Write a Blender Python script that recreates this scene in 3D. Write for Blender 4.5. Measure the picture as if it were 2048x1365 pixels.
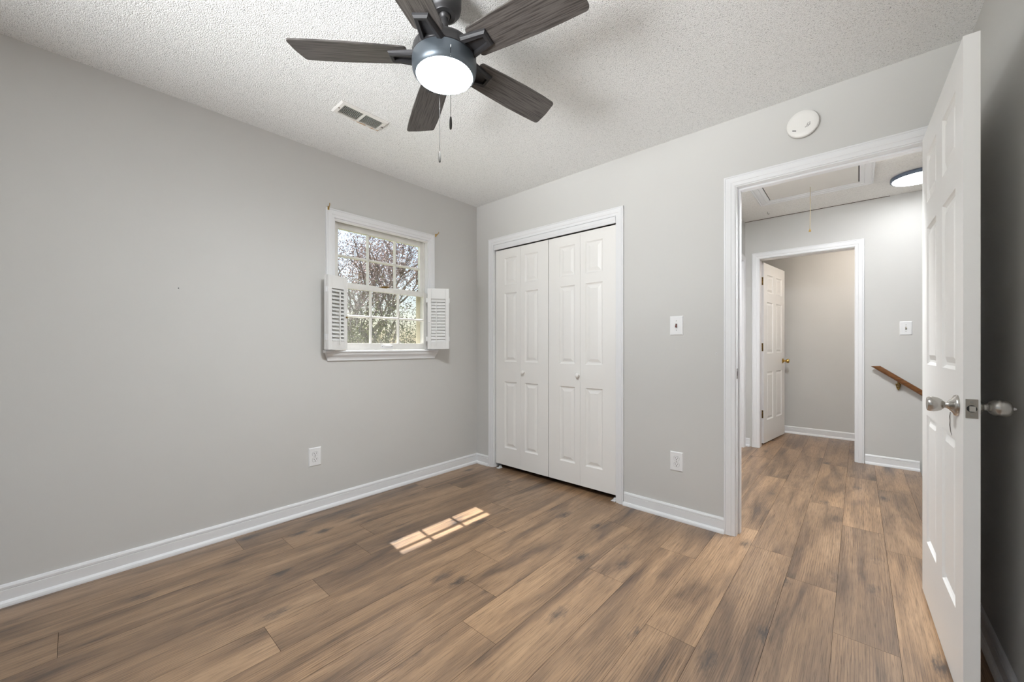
import bpy, bmesh, math, random
from mathutils import Matrix, Vector
random.seed(7)
for o in list(bpy.data.objects):
    bpy.data.objects.remove(o, do_unlink=True)
scene = bpy.context.scene
COL = scene.collection
PI = math.pi
R = math.radians

# ------------------------------------------------------------------ camera
YAW = 0.726
cam = bpy.data.cameras.new('camera')
cam.sensor_width = 36.0
cam.lens = 36.0 * 780.13 / 2048
cam.shift_y = (693.95 - 682.5) / 2048
cam.clip_start = 0.02
cam_o = bpy.data.objects.new('camera', cam)
COL.objects.link(cam_o)
cam_o.location = (2.7313, -2.5686, 1.1057)
cam_o.rotation_euler = (PI / 2, 0, YAW)
scene.camera = cam_o

# ------------------------------------------------------------------ world, sun, exposure
scene.view_settings.view_transform = 'Standard'
scene.view_settings.look = 'None'
scene.view_settings.exposure = 0.12
scene.view_settings.gamma = 1.0
scene.view_settings.use_curve_mapping = False
scene.cycles.use_denoising = True
scene.cycles.max_bounces = 14
scene.cycles.diffuse_bounces = 8
scene.cycles.transparent_max_bounces = 24
scene.cycles.sample_clamp_indirect = 12.0
w = bpy.data.worlds.new('sky')
scene.world = w
w.use_nodes = True
nt = w.node_tree
nt.nodes.clear()
wo = nt.nodes.new('ShaderNodeOutputWorld')
bg = nt.nodes.new('ShaderNodeBackground')
sk = nt.nodes.new('ShaderNodeTexSky')
sk.sky_type = 'NISHITA'
sk.sun_disc = False
sk.sun_elevation = R(50)
sk.sun_rotation = R(-90)
sk.air_density = 1.0
sk.dust_density = 2.0
nt.links.new(sk.outputs[0], bg.inputs[0])
nt.links.new(bg.outputs[0], wo.inputs[0])
bg.inputs[1].default_value = 0.20

SUN_DIR = Vector((0.880, -0.115, -1.328)).normalized()
sun = bpy.data.lights.new('sun', 'SUN')
sun.energy = 25.0
sun.angle = R(0.6)
sun.color = (1.0, 0.97, 0.93)
sun_o = bpy.data.objects.new('sun', sun)
COL.objects.link(sun_o)
sun_o.location = (-12, 1.5, 20)
sun_o.rotation_euler = SUN_DIR.to_track_quat('-Z', 'Y').to_euler()

LAMP = 280.0         # radiance of the fan's lit lens
HALL = 22.0         # radiance of the hall disc light by the stair
HALL_FILL = 190.0   # radiance of the added fill disc by the bedroom doorway

# ------------------------------------------------------------------ materials
def mat(name):
    m = bpy.data.materials.new(name)
    m.use_nodes = True
    n = m.node_tree
    return m, n, n.nodes['Principled BSDF']

def N(n, t, **kw):
    d = n.nodes.new(t)
    for k, v in kw.items():
        if k.startswith('i_'):
            d.inputs[int(k[2:])].default_value = v
        else:
            setattr(d, k, v)
    return d

def ramp(n, fac, stops):
    r = n.nodes.new('ShaderNodeValToRGB')
    e = r.color_ramp.elements
    while len(e) < len(stops):
        e.new(0.5)
    for i, (p, c) in enumerate(stops):
        e[i].position = p
        e[i].color = c if len(c) == 4 else (*c, 1)
    n.links.new(fac, r.inputs[0])
    return r

def simple(name, col, rough=0.5, metal=0.0, spec=0.5, bump=None, var=None):
    m, n, p = mat(name)
    p.inputs['Base Color'].default_value = (*col, 1)
    p.inputs['Roughness'].default_value = rough
    p.inputs['Metallic'].default_value = metal
    p.inputs['Specular IOR Level'].default_value = spec
    tc = N(n, 'ShaderNodeTexCoord')
    if bump:
        sc, st, ds = bump
        no = N(n, 'ShaderNodeTexNoise')
        no.inputs['Scale'].default_value = sc
        no.inputs['Detail'].default_value = 3
        n.links.new(tc.outputs['Object'], no.inputs['Vector'])
        b = N(n, 'ShaderNodeBump')
        b.inputs['Strength'].default_value = st
        b.inputs['Distance'].default_value = ds
        n.links.new(no.outputs[0], b.inputs['Height'])
        n.links.new(b.outputs[0], p.inputs['Normal'])
    if var:
        sc, amt = var
        no = N(n, 'ShaderNodeTexNoise')
        no.inputs['Scale'].default_value = sc
        no.inputs['Detail'].default_value = 4
        n.links.new(tc.outputs['Object'], no.inputs['Vector'])
        a = tuple(c * (1 - amt) for c in col)
        b_ = tuple(min(1, c * (1 + amt)) for c in col)
        r = ramp(n, no.outputs[0], [(0.35, a), (0.65, b_)])
        n.links.new(r.outputs[0], p.inputs['Base Color'])
    return m

WALL = simple('wall_paint', (0.590, 0.582, 0.565), 0.55, spec=0.35, bump=(160, 0.06, 0.002), var=(1.3, 0.012))
TRIM = simple('trim_paint', (0.765, 0.768, 0.78), 0.32, bump=(40, 0.04, 0.002))
DOORW = simple('door_paint', (0.78, 0.77, 0.755), 0.35, bump=(90, 0.05, 0.001), var=(2.0, 0.01))
DOORC = simple('closet_door_paint', (0.82, 0.805, 0.785), 0.38, bump=(90, 0.05, 0.001), var=(2.0, 0.012))
SHUT = simple('shutter_paint', (0.74, 0.735, 0.725), 0.4, var=(6, 0.02))
SASH = simple('sash_paint', (0.74, 0.725, 0.70), 0.4, var=(14, 0.04))
DARKHOLE = simple('dark_gap', (0.02, 0.016, 0.012), 0.8)
NICKEL = simple('satin_nickel', (0.52, 0.50, 0.47), 0.26, metal=1.0, var=(30, 0.05))
BRASS = simple('brass', (0.55, 0.36, 0.11), 0.3, metal=1.0, var=(60, 0.25))
OLDBRASS = simple('aged_brass', (0.26, 0.17, 0.06), 0.42, metal=1.0, var=(90, 0.4))
BRONZE = simple('fan_bronze', (0.065, 0.063, 0.065), 0.45, metal=0.6, spec=0.5)
ARM = simple('fan_arm_bronze', (0.030, 0.029, 0.031), 0.5, metal=0.2, spec=0.4)
DRUM = simple('fan_drum_halo_tint', (0.115, 0.135, 0.155), 0.38, metal=0.55)  # blue of the lamp's halo mixed into the drum colour
CHAIN = simple('chain_metal', (0.010, 0.0095, 0.009), 0.6, spec=0.06)
FOB = simple('dark_wood_fob', (0.022, 0.020, 0.018), 0.6, spec=0.15)
PLATE = simple('white_plastic', (0.80, 0.80, 0.81), 0.3)
IVORY = simple('alarm_plastic', (0.78, 0.765, 0.74), 0.4)
TOGRED = simple('red_brown_toggle', (0.12, 0.035, 0.028), 0.4)
TOGW = simple('ivory_toggle', (0.70, 0.66, 0.56), 0.35)
BLACK = simple('black_slot', (0.012, 0.012, 0.012), 0.6)
SCREW = simple('screw_metal', (0.35, 0.34, 0.32), 0.35, metal=1.0)
HATCHP = simple('hatch_panel', (0.74, 0.715, 0.68), 0.5, var=(3, 0.03))
RIMBLUE = simple('light_rim', (0.13, 0.16, 0.22), 0.35, metal=0.5)
BARK = simple('bark', (0.13, 0.10, 0.085), 0.9, bump=(20, 0.5, 0.02), var=(6, 0.3))
CREAM = simple('screen_frame', (0.70, 0.64, 0.50), 0.5)
CORD = simple('cord_cotton', (0.42, 0.34, 0.20), 0.8)
SIDING = simple('soffit_paint', (0.72, 0.70, 0.66), 0.6)

def rail_wood():
    m, n, p = mat('rail_wood')
    tc = N(n, 'ShaderNodeTexCoord')
    mp = N(n, 'ShaderNodeMapping')
    mp.inputs['Scale'].default_value = (3, 40, 40)
    n.links.new(tc.outputs['Object'], mp.inputs[0])
    no = N(n, 'ShaderNodeTexNoise')
    no.inputs['Scale'].default_value = 3
    no.inputs['Detail'].default_value = 5
    n.links.new(mp.outputs[0], no.inputs[0])
    r = ramp(n, no.outputs[0], [(0.3, (0.10, 0.035, 0.010)), (0.7, (0.24, 0.10, 0.032))])
    n.links.new(r.outputs[0], p.inputs['Base Color'])
    p.inputs['Roughness'].default_value = 0.3
    return m
RAILW = rail_wood()

def blade_wood():
    m, n, p = mat('blade_wood')
    tc = N(n, 'ShaderNodeTexCoord')
    mp = N(n, 'ShaderNodeMapping')
    mp.inputs['Scale'].default_value = (5, 150, 30)
    n.links.new(tc.outputs['Object'], mp.inputs[0])
    no = N(n, 'ShaderNodeTexNoise')
    no.inputs['Scale'].default_value = 1.6
    no.inputs['Detail'].default_value = 6
    no.inputs['Distortion'].default_value = 0.6
    n.links.new(mp.outputs[0], no.inputs[0])
    r = ramp(n, no.outputs[0], [(0.38, (0.035, 0.030, 0.028)), (0.50, (0.085, 0.076, 0.071)), (0.7, (0.125, 0.112, 0.105))])
    n.links.new(r.outputs[0], p.inputs['Base Color'])
    p.inputs['Roughness'].default_value = 0.42
    b = N(n, 'ShaderNodeBump')
    b.inputs['Strength'].default_value = 0.25
    b.inputs['Distance'].default_value = 0.001
    n.links.new(no.outputs[0], b.inputs['Height'])
    n.links.new(b.outputs[0], p.inputs['Normal'])
    return m
BLADE = blade_wood()

def popcorn(name, scale, strength, dist, col, speck=0.40):
    m, n, p = mat(name)
    tc = N(n, 'ShaderNodeTexCoord')
    v = N(n, 'ShaderNodeTexVoronoi')
    v.inputs['Scale'].default_value = scale
    v.inputs['Randomness'].default_value = 1.0
    n.links.new(tc.outputs['Object'], v.inputs['Vector'])
    no = N(n, 'ShaderNodeTexNoise')
    no.inputs['Scale'].default_value = scale * 0.7
    no.inputs['Detail'].default_value = 4
    n.links.new(tc.outputs['Object'], no.inputs['Vector'])
    mx = N(n, 'ShaderNodeMath', operation='SUBTRACT')
    n.links.new(no.outputs[0], mx.inputs[0])
    ml = N(n, 'ShaderNodeMath', operation='MULTIPLY')
    ml.inputs[1].default_value = 0.55
    n.links.new(v.outputs['Distance'], ml.inputs[0])
    n.links.new(ml.outputs[0], mx.inputs[1])
    b = N(n, 'ShaderNodeBump')
    b.inputs['Strength'].default_value = strength
    b.inputs['Distance'].default_value = dist
    n.links.new(mx.outputs[0], b.inputs['Height'])
    n.links.new(b.outputs[0], p.inputs['Normal'])
    # dark specks painted in as the shadows of the popcorn's pits
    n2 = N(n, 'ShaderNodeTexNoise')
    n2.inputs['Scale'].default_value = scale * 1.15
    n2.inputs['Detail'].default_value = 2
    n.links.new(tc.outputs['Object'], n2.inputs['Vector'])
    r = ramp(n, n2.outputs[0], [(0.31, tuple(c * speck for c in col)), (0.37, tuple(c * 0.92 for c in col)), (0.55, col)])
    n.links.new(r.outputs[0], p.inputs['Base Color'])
    p.inputs['Roughness'].default_value = 0.9
    p.inputs['Specular IOR Level'].default_value = 0.1
    return m
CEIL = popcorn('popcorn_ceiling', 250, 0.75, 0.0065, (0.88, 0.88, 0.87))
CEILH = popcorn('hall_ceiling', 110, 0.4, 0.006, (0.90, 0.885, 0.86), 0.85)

def rusty():
    m, n, p = mat('vent_enamel')
    tc = N(n, 'ShaderNodeTexCoord')
    no = N(n, 'ShaderNodeTexNoise')
    no.inputs['Scale'].default_value = 55
    no.inputs['Detail'].default_value = 4
    n.links.new(tc.outputs['Object'], no.inputs['Vector'])
    sx = N(n, 'ShaderNodeSeparateXYZ')
    n.links.new(tc.outputs['Object'], sx.inputs[0])
    # rust sits along the flange edge towards the window wall, at the far half
    a = N(n, 'ShaderNodeMapRange')
    a.inputs['From Min'].default_value = -0.044
    a.inputs['From Max'].default_value = -0.060
    n.links.new(sx.outputs[0], a.inputs[0])
    b = N(n, 'ShaderNodeMapRange')
    b.inputs['From Min'].default_value = -0.05
    b.inputs['From Max'].default_value = 0.05
    n.links.new(sx.outputs[1], b.inputs[0])
    mm = N(n, 'ShaderNodeMath', operation='MULTIPLY')
    n.links.new(a.outputs[0], mm.inputs[0])
    n.links.new(b.outputs[0], mm.inputs[1])
    m2 = N(n, 'ShaderNodeMath', operation='MULTIPLY')
    n.links.new(mm.outputs[0], m2.inputs[0])
    r0 = ramp(n, no.outputs[0], [(0.40, (0, 0, 0)), (0.56, (1, 1, 1))])
    n.links.new(r0.outputs[0], m2.inputs[1])
    r = ramp(n, m2.outputs[0], [(0.05, (0.72, 0.70, 0.67)), (0.35, (0.50, 0.34, 0.20)), (0.7, (0.30, 0.11, 0.03))])
    n.links.new(r.outputs[0], p.inputs['Base Color'])
    p.inputs['Roughness'].default_value = 0.5
    return m
VENT = rusty()

def emis(name, col, s):
    m, n, p = mat(name)
    n.nodes.remove(p)
    e = N(n, 'ShaderNodeEmission')
    e.inputs[0].default_value = (*col, 1)
    e.inputs[1].default_value = s
    n.links.new(e.outputs[0], n.nodes['Material Output'].inputs[0])
    return m
LENS = emis('lit_lens', (0.925, 0.975, 1.0), LAMP)
DIFF = emis('lit_diffuser', (0.95, 0.98, 1.0), HALL)

def glassmat():
    m, n, p = mat('window_glass')
    n.nodes.remove(p)
    t = N(n, 'ShaderNodeBsdfTransparent')
    t.inputs[0].default_value = (0.95, 0.96, 0.95, 1)
    g = N(n, 'ShaderNodeBsdfGlossy')
    g.inputs['Roughness'].default_value = 0.02
    mx = N(n, 'ShaderNodeMixShader')
    mx.inputs[0].default_value = 0.05
    n.links.new(t.outputs[0], mx.inputs[1])
    n.links.new(g.outputs[0], mx.inputs[2])
    n.links.new(mx.outputs[0], n.nodes['Material Output'].inputs[0])
    return m
GLASS = glassmat()

def screenmat():
    m, n, p = mat('insect_screen')
    n.nodes.remove(p)
    t = N(n, 'ShaderNodeBsdfTransparent')
    d = N(n, 'ShaderNodeBsdfDiffuse')
    d.inputs[0].default_value = (0.30, 0.30, 0.29, 1)
    # woven mesh: wires of width k pitch hide more of the view the more slanted the ray is
    k = 0.12
    lw = N(n, 'ShaderNodeLayerWeight')
    lw.inputs[0].default_value = 0.5
    def mth(op, a, b):
        q = N(n, 'ShaderNodeMath', operation=op)
        for i, x in enumerate((a, b)):
            if isinstance(x, float):
                q.inputs[i].default_value = x
            else:
                n.links.new(x, q.inputs[i])
        return q.outputs[0]
    cosv = mth('MAXIMUM', mth('SUBTRACT', 1.0, lw.outputs['Facing']), 0.02)
    open_ = mth('MULTIPLY', mth('MAXIMUM', mth('SUBTRACT', 1.0, mth('DIVIDE', k, cosv)), 0.0), 1.0 - k)
    mx = N(n, 'ShaderNodeMixShader')
    n.links.new(mth('SUBTRACT', 1.0, open_), mx.inputs[0])
    n.links.new(t.outputs[0], mx.inputs[1])
    n.links.new(d.outputs[0], mx.inputs[2])
    n.links.new(mx.outputs[0], n.nodes['Material Output'].inputs[0])
    return m
SCREEN = screenmat()

def leafmat(name, a, b):
    m, n, p = mat(name)
    g = N(n, 'ShaderNodeNewGeometry')
    r = ramp(n, g.outputs['Random Per Island'], [(0.0, a), (1.0, b)])
    n.links.new(r.outputs[0], p.inputs['Base Color'])
    p.inputs['Roughness'].default_value = 0.6
    p.inputs['Specular IOR Level'].default_value = 0.2
    return m
LEAF_PINK = leafmat('pink_leaves', (0.26, 0.17, 0.16), (0.46, 0.36, 0.35))
LEAF_GREEN = leafmat('green_leaves', (0.085, 0.10, 0.04), (0.22, 0.22, 0.10))
LEAF_YEL = leafmat('yellow_leaves', (0.15, 0.12, 0.04), (0.31, 0.26, 0.12))
LEAF_RED = leafmat('red_leaves', (0.22, 0.08, 0.06), (0.33, 0.18, 0.14))
LAWN = simple('lawn_soil', (0.13, 0.14, 0.06), 0.9, var=(1.5, 0.4))

def laminate():
    m, n, p = mat('laminate_planks')
    L = n.links.new
    uv = N(n, 'ShaderNodeUVMap', uv_map='plank')
    at = N(n, 'ShaderNodeAttribute', attribute_name='tone')
    def mapped(sx, sy, off=0.0):
        mp = N(n, 'ShaderNodeMapping')
        mp.inputs['Scale'].default_value = (sx, sy, 1)
        mp.inputs['Location'].default_value = (off, off * 1.7, 0)
        L(uv.outputs[0], mp.inputs[0])
        return mp.outputs[0]
    def noise(vec, detail=4, rough=0.55, dist=0.0):
        no = N(n, 'ShaderNodeTexNoise')
        no.inputs['Scale'].default_value = 1.0
        no.inputs['Detail'].default_value = detail
        no.inputs['Roughness'].default_value = rough
        no.inputs['Distortion'].default_value = dist
        L(vec, no.inputs['Vector'])
        return no.outputs[0]
    def math_(op, a, b):
        d = N(n, 'ShaderNodeMath', operation=op)
        for i, x in enumerate((a, b)):
            if isinstance(x, (int, float)):
                d.inputs[i].default_value = x
            else:
                L(x, d.inputs[i])
        return d.outputs[0]
    def mix(fac, a, b, blend='MIX'):
        d = N(n, 'ShaderNodeMix', data_type='RGBA', blend_type=blend)
        for i, x in ((0, fac), (6, a), (7, b)):
            if isinstance(x, (int, float)):
                d.inputs[i].default_value = x
            elif isinstance(x, tuple):
                d.inputs[i].default_value = (*x, 1)
            else:
                L(x, d.inputs[i])
        return d.outputs[2]
    smear = noise(mapped(9.0, 1.25), 4, 0.55, 0.7)        # long soft brown smears
    base = ramp(n, smear, [(0.28, (0.085, 0.054, 0.037)), (0.40, (0.195, 0.122, 0.073)), (0.54, (0.310, 0.196, 0.115)), (0.72, (0.410, 0.268, 0.160))]).outputs[0]
    # cathedral figure: warped rings stretched along the plank
    wv = N(n, 'ShaderNodeTexWave', wave_type='BANDS', bands_direction='X', wave_profile='SIN')
    wv.inputs['Scale'].default_value = 1.0
    wv.inputs['Distortion'].default_value = 9.0
    wv.inputs['Detail'].default_value = 2.5
    wv.inputs['Detail Scale'].default_value = 0.55
    L(mapped(34, 2.0, 3.1), wv.inputs['Vector'])
    figmask = ramp(n, noise(mapped(5, 0.9, 9.0), 2), [(0.44, (0, 0, 0)), (0.56, (1, 1, 1))]).outputs[0]
    fig = ramp(n, wv.outputs['Fac'], [(0.0, (0.60, 0.57, 0.55)), (0.40, (1, 1, 1))]).outputs[0]
    c = mix(math_('MULTIPLY', figmask, 0.75), base, fig, 'MULTIPLY')
    # fine pores
    grain = noise(mapped(430, 9), 4, 0.6)
    streak = noise(mapped(95, 1.3, 2.0), 4, 0.6, 0.4)
    gr = ramp(n, grain, [(0.38, (0.56, 0.53, 0.51)), (0.47, (0.97, 0.97, 0.97)), (0.70, (1.10, 1.09, 1.08))]).outputs[0]
    c = mix(1.0, c, gr, 'MULTIPLY')
    sr = ramp(n, streak, [(0.34, (0.74, 0.72, 0.70)), (0.50, (1, 1, 1)), (0.70, (1.08, 1.07, 1.06))]).outputs[0]
    c = mix(0.9, c, sr, 'MULTIPLY')
    # knots, with dark grey halo
    vo = N(n, 'ShaderNodeTexVoronoi')
    vo.inputs['Scale'].default_value = 1.0
    wob = noise(mapped(30, 14), 3, 0.6)
    wv2 = N(n, 'ShaderNodeVectorMath', operation='SCALE')
    cmb = N(n, 'ShaderNodeCombineXYZ')
    L(wob, cmb.inputs[0])
    L(math_('SUBTRACT', wob, 0.3), cmb.inputs[1])
    L(cmb.outputs[0], wv2.inputs[0])
    wv2.inputs['Scale'].default_value = 0.22
    add = N(n, 'ShaderNodeVectorMath', operation='ADD')
    L(mapped(6.5, 2.9, 5.0), add.inputs[0])
    L(wv2.outputs[0], add.inputs[1])
    L(add.outputs[0], vo.inputs['Vector'])
    sel = N(n, 'ShaderNodeSeparateColor')
    L(vo.outputs['Color'], sel.inputs[0])
    pick = math_('GREATER_THAN', sel.outputs[0], 0.30)
    rag = math_('ADD', vo.outputs['Distance'], math_('MULTIPLY', math_('SUBTRACT', noise(mapped(95, 22, 7.0), 4, 0.7), 0.5), 0.42))
    core = ramp(n, rag, [(0.0, (1, 1, 1)), (0.06, (0.95, 0.95, 0.95)), (0.12, (0.55, 0.55, 0.55)), (0.24, (0, 0, 0))]).outputs[0]
    kn = math_('MULTIPLY', core, pick)
    c = mix(math_('MULTIPLY', kn, 0.9), c, (0.038, 0.030, 0.029))
    # plank tone, random plus sheen and falloff painted in by row
    tone = ramp(n, at.outputs['Fac'], [(0.0, (0.80, 0.79, 0.79)), (0.5, (0.98, 0.97, 0.96)), (1.0, (1.14, 1.11, 1.05))]).outputs[0]
    c = mix(1.0, c, tone, 'MULTIPLY')
    L(c, p.inputs['Base Color'])
    rr = ramp(n, grain, [(0.3, (0.37, 0.37, 0.37)), (0.7, (0.29, 0.29, 0.29))]).outputs[0]
    L(rr, p.inputs['Roughness'])
    p.inputs['Specular IOR Level'].default_value = 1.0
    b = N(n, 'ShaderNodeBump')
    b.inputs['Strength'].default_value = 0.18
    b.inputs['Distance'].default_value = 0.001
    L(grain, b.inputs['Height'])
    L(b.outputs[0], p.inputs['Normal'])
    return m
LAM = laminate()

# ------------------------------------------------------------------ mesh helpers
class G:
    """collects shapes into one bmesh; M is the transform applied to what is added"""
    def __init__(s, M=None):
        s.bm = bmesh.new()
        s.M = M or Matrix.Identity(4)
        s.mi = 0
    def _v(s, p):
        return s.bm.verts.new(s.M @ Vector(p))
    def face(s, pts):
        vs = [s._v(p) for p in pts]
        f = s.bm.faces.new(vs)
        f.material_index = s.mi
        return f
    def box(s, x0, x1, y0, y1, z0, z1, b=0.0, seg=1):
        t = bmesh.new()
        bmesh.ops.create_cube(t, size=1.0)
        for v in t.verts:
            v.co = Vector((x0 if v.co.x < 0 else x1, y0 if v.co.y < 0 else y1, z0 if v.co.z < 0 else z1))
        if b > 0:
            bmesh.ops.bevel(t, geom=list(t.edges), offset=b, segments=seg, affect='EDGES', profile=0.6)
        s.take(t)
        return s
    def take(s, t):
        mp = {}
        for v in t.verts:
            mp[v] = s._v(v.co)
        for f in t.faces:
            try:
                q = s.bm.faces.new([mp[v] for v in f.verts])
                q.material_index = s.mi
                q.smooth = f.smooth
            except ValueError:
                pass
        t.free()
    def loft(s, rings, closed_ring=True, cap0=True, cap1=True, smooth=False):
        vr = [[s._v(p) for p in r] for r in rings]
        n = len(rings[0])
        for a, b in zip(vr, vr[1:]):
            rng = range(n) if closed_ring else range(n - 1)
            for i in rng:
                j = (i + 1) % n
                try:
                    f = s.bm.faces.new((a[i], a[j], b[j], b[i]))
                    f.smooth = smooth
                    f.material_index = s.mi
                except ValueError:
                    pass
        if closed_ring and n > 2:
            for c, r in ((cap0, vr[0]), (cap1, vr[-1])):
                if c:
                    f = s.bm.faces.new(r)
                    f.material_index = s.mi
        return s
    def lathe(s, prof, n=48, axis='Z', at=(0, 0, 0), smooth=True):
        at = Vector(at)
        rings = []
        for r, h in prof:
            r = max(r, 1e-5)
            ring = []
            for i in range(n):
                a = 2 * PI * i / n
                c, d = r * math.cos(a), r * math.sin(a)
                p = {'Z': (c, d, h), 'Y': (c, h, d), 'X': (h, c, d)}[axis]
                ring.append(at + Vector(p))
            rings.append(ring)
        return s.loft(rings, smooth=smooth)
    def tube(s, pts, r, n=8, smooth=True):
        pts = [Vector(p) for p in pts]
        rings = []
        for i, p in enumerate(pts):
            d = (pts[min(i + 1, len(pts) - 1)] - pts[max(i - 1, 0)]).normalized()
            u = d.orthogonal().normalized() if i == 0 else (u - d * u.dot(d)).normalized()
            v = d.cross(u)
            rr = r[i] if isinstance(r, (list, tuple)) else r
            rings.append([p + (u * math.cos(2 * PI * k / n) + v * math.sin(2 * PI * k / n)) * rr for k in range(n)])
        return s.loft(rings, smooth=smooth)
    def prism(s, poly, axis, a, b):
        """extrude a 2D polygon between a and b along an axis"""
        f = {'X': lambda p, h: (h, p[0], p[1]), 'Y': lambda p, h: (p[0], h, p[1]), 'Z': lambda p, h: (p[0], p[1], h)}[axis]
        return s.loft([[f(p, a) for p in poly], [f(p, b) for p in poly]])
    def ball(s, c, r, sub=1):
        t = bmesh.new()
        bmesh.ops.create_icosphere(t, subdivisions=sub, radius=r)
        for v in t.verts:
            v.co += Vector(c)
        for f in t.faces:
            f.smooth = True
        s.take(t)
        return s
    def build(s, name, mats, parent=None, loc=None, sharp=35):
        bmesh.ops.recalc_face_normals(s.bm, faces=s.bm.faces)
        me = bpy.data.meshes.new(name)
        s.bm.to_mesh(me)
        s.bm.free()
        for m in (mats if isinstance(mats, (list, tuple)) else [mats]):
            me.materials.append(m)
        if any(p.use_smooth for p in me.polygons):
            me.set_sharp_from_angle(angle=R(sharp))
        o = bpy.data.objects.new(name, me)
        COL.objects.link(o)
        if parent is not None:
            o.parent = parent
        if loc is not None:
            o.location = loc
        return o

def tag(o, label, cat, group=None, kind=None):
    o['label'] = label
    o['category'] = cat
    if group:
        o['group'] = group
    if kind:
        o['kind'] = kind
    return o

def thing(name, label, cat, loc=(0, 0, 0), rz=0.0, group=None, kind=None):
    o = bpy.data.objects.new(name, None)
    o.empty_display_size = 0.05
    COL.objects.link(o)
    o.location = loc
    o.rotation_euler = (0, 0, rz)
    return tag(o, label, cat, group, kind)

def copy_tree(o, parent=None):
    c = o.copy()
    COL.objects.link(c)
    if parent is not None:
        c.parent = parent
    for ch in list(o.children):
        copy_tree(ch, c)
    return c

def RZ(a, loc=(0, 0, 0)):
    return Matrix.Translation(Vector(loc)) @ Matrix.Rotation(a, 4, 'Z')

CASING = [(0.0, 0.0), (0.0, 0.009), (0.003, 0.0105), (0.019, 0.0115), (0.021, 0.0145), (0.024, 0.0150), (0.044, 0.0165),
          (0.0455, 0.0140), (0.0485, 0.0140), (0.050, 0.0170), (0.056, 0.0170), (0.058, 0.015), (0.058, 0.0)]

def u_casing(g, x0, x1, zt, zb, k=1.0):
    """door or window casing facing -y in local coordinates, mitred at the top corners"""
    P = [(w_ * k, h) for w_, h in CASING]
    g.loft([[(x0 - w_, -h, zb) for w_, h in P], [(x0 - w_, -h, zt + w_) for w_, h in P],
            [(x1 + w_, -h, zt + w_) for w_, h in P], [(x1 + w_, -h, zb) for w_, h in P]])

BASE = [(0, 0), (0.027, 0), (0.027, 0.007), (0.024, 0.016), (0.018, 0.022), (0.0125, 0.024), (0.0125, 0.066), (0.0095, 0.068),
        (0.0125, 0.0705), (0.0125, 0.080), (0.008, 0.0885), (0.004, 0.090), (0, 0.090)]

def baseboard(name, label, runs):
    """runs: (axis, fixed coordinate, outward sign, a, b)"""
    g = G()
    for ax, c, sg, a, b in runs:
        if ax == 'x':      # runs along x, sticks out in y
            g.loft([[(a, c + sg * d, z) for d, z in BASE], [(b, c + sg * d, z) for d, z in BASE]])
        else:
            g.loft([[(c + sg * d, a, z) for d, z in BASE], [(c + sg * d, b, z) for d, z in BASE]])
    o = g.build(name, TRIM)
    return tag(o, label, 'baseboard', kind='structure')

def panel_leaf(g, wd, h, t, panels, x0=0.0, z0=0.0, y0=0.0, steps=((0.0, 0.0), (0.004, 0.005), (0.010, 0.0095), (0.019, 0.0095), (0.040, 0.0025))):
    """moulded panel door slab: front face at y0 (normal -y), back at y0+t"""
    xs = sorted({0.0, wd, *[p[0] for p in panels], *[p[1] for p in panels]})
    zs = sorted({0.0, h, *[p[2] for p in panels], *[p[3] for p in panels]})
    def inside(xa, xb, za, zb):
        for p in panels:
            if xa >= p[0] - 1e-6 and xb <= p[1] + 1e-6 and za >= p[2] - 1e-6 and zb <= p[3] + 1e-6:
                return True
        return False
    for side in (0, 1):
        def Y(d):
            return y0 + d if side == 0 else y0 + t - d
        for xa, xb in zip(xs, xs[1:]):
            for za, zb in zip(zs, zs[1:]):
                if not inside(xa, xb, za, zb):
                    g.face([(x0 + xa, Y(0), z0 + za), (x0 + xb, Y(0), z0 + za), (x0 + xb, Y(0), z0 + zb), (x0 + xa, Y(0), z0 + zb)])
        for (pa, pb, qa, qb) in panels:
            rings = [[(x0 + pa + i, Y(d), z0 + qa + i), (x0 + pb - i, Y(d), z0 + qa + i), (x0 + pb - i, Y(d), z0 + qb - i), (x0 + pa + i, Y(d), z0 + qb - i)] for i, d in steps]
            g.loft(rings, cap0=False)
    g.loft([[(x0, y0, z0), (x0 + wd, y0, z0), (x0 + wd, y0, z0 + h), (x0, y0, z0 + h)],
            [(x0, y0 + t, z0), (x0 + wd, y0 + t, z0), (x0 + wd, y0 + t, z0 + h), (x0, y0 + t, z0 + h)]], cap0=False, cap1=False)
    bmesh.ops.remove_doubles(g.bm, verts=g.bm.verts, dist=1e-5)

# ------------------------------------------------------------------ room shell
H = 2.44
W = 3.095           # right wall plane
YF = -4.40          # wall behind the camera
TB = 0.115          # thickness of the wall with the closet and the doorway
HY = 2.42           # far wall of the hall
HX = 1.783          # left wall of the hall
HH = 2.495          # hall ceiling
FY = 3.53           # back wall of the room beyond the hall
SX = 3.14           # floor stops here at the stair

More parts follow.
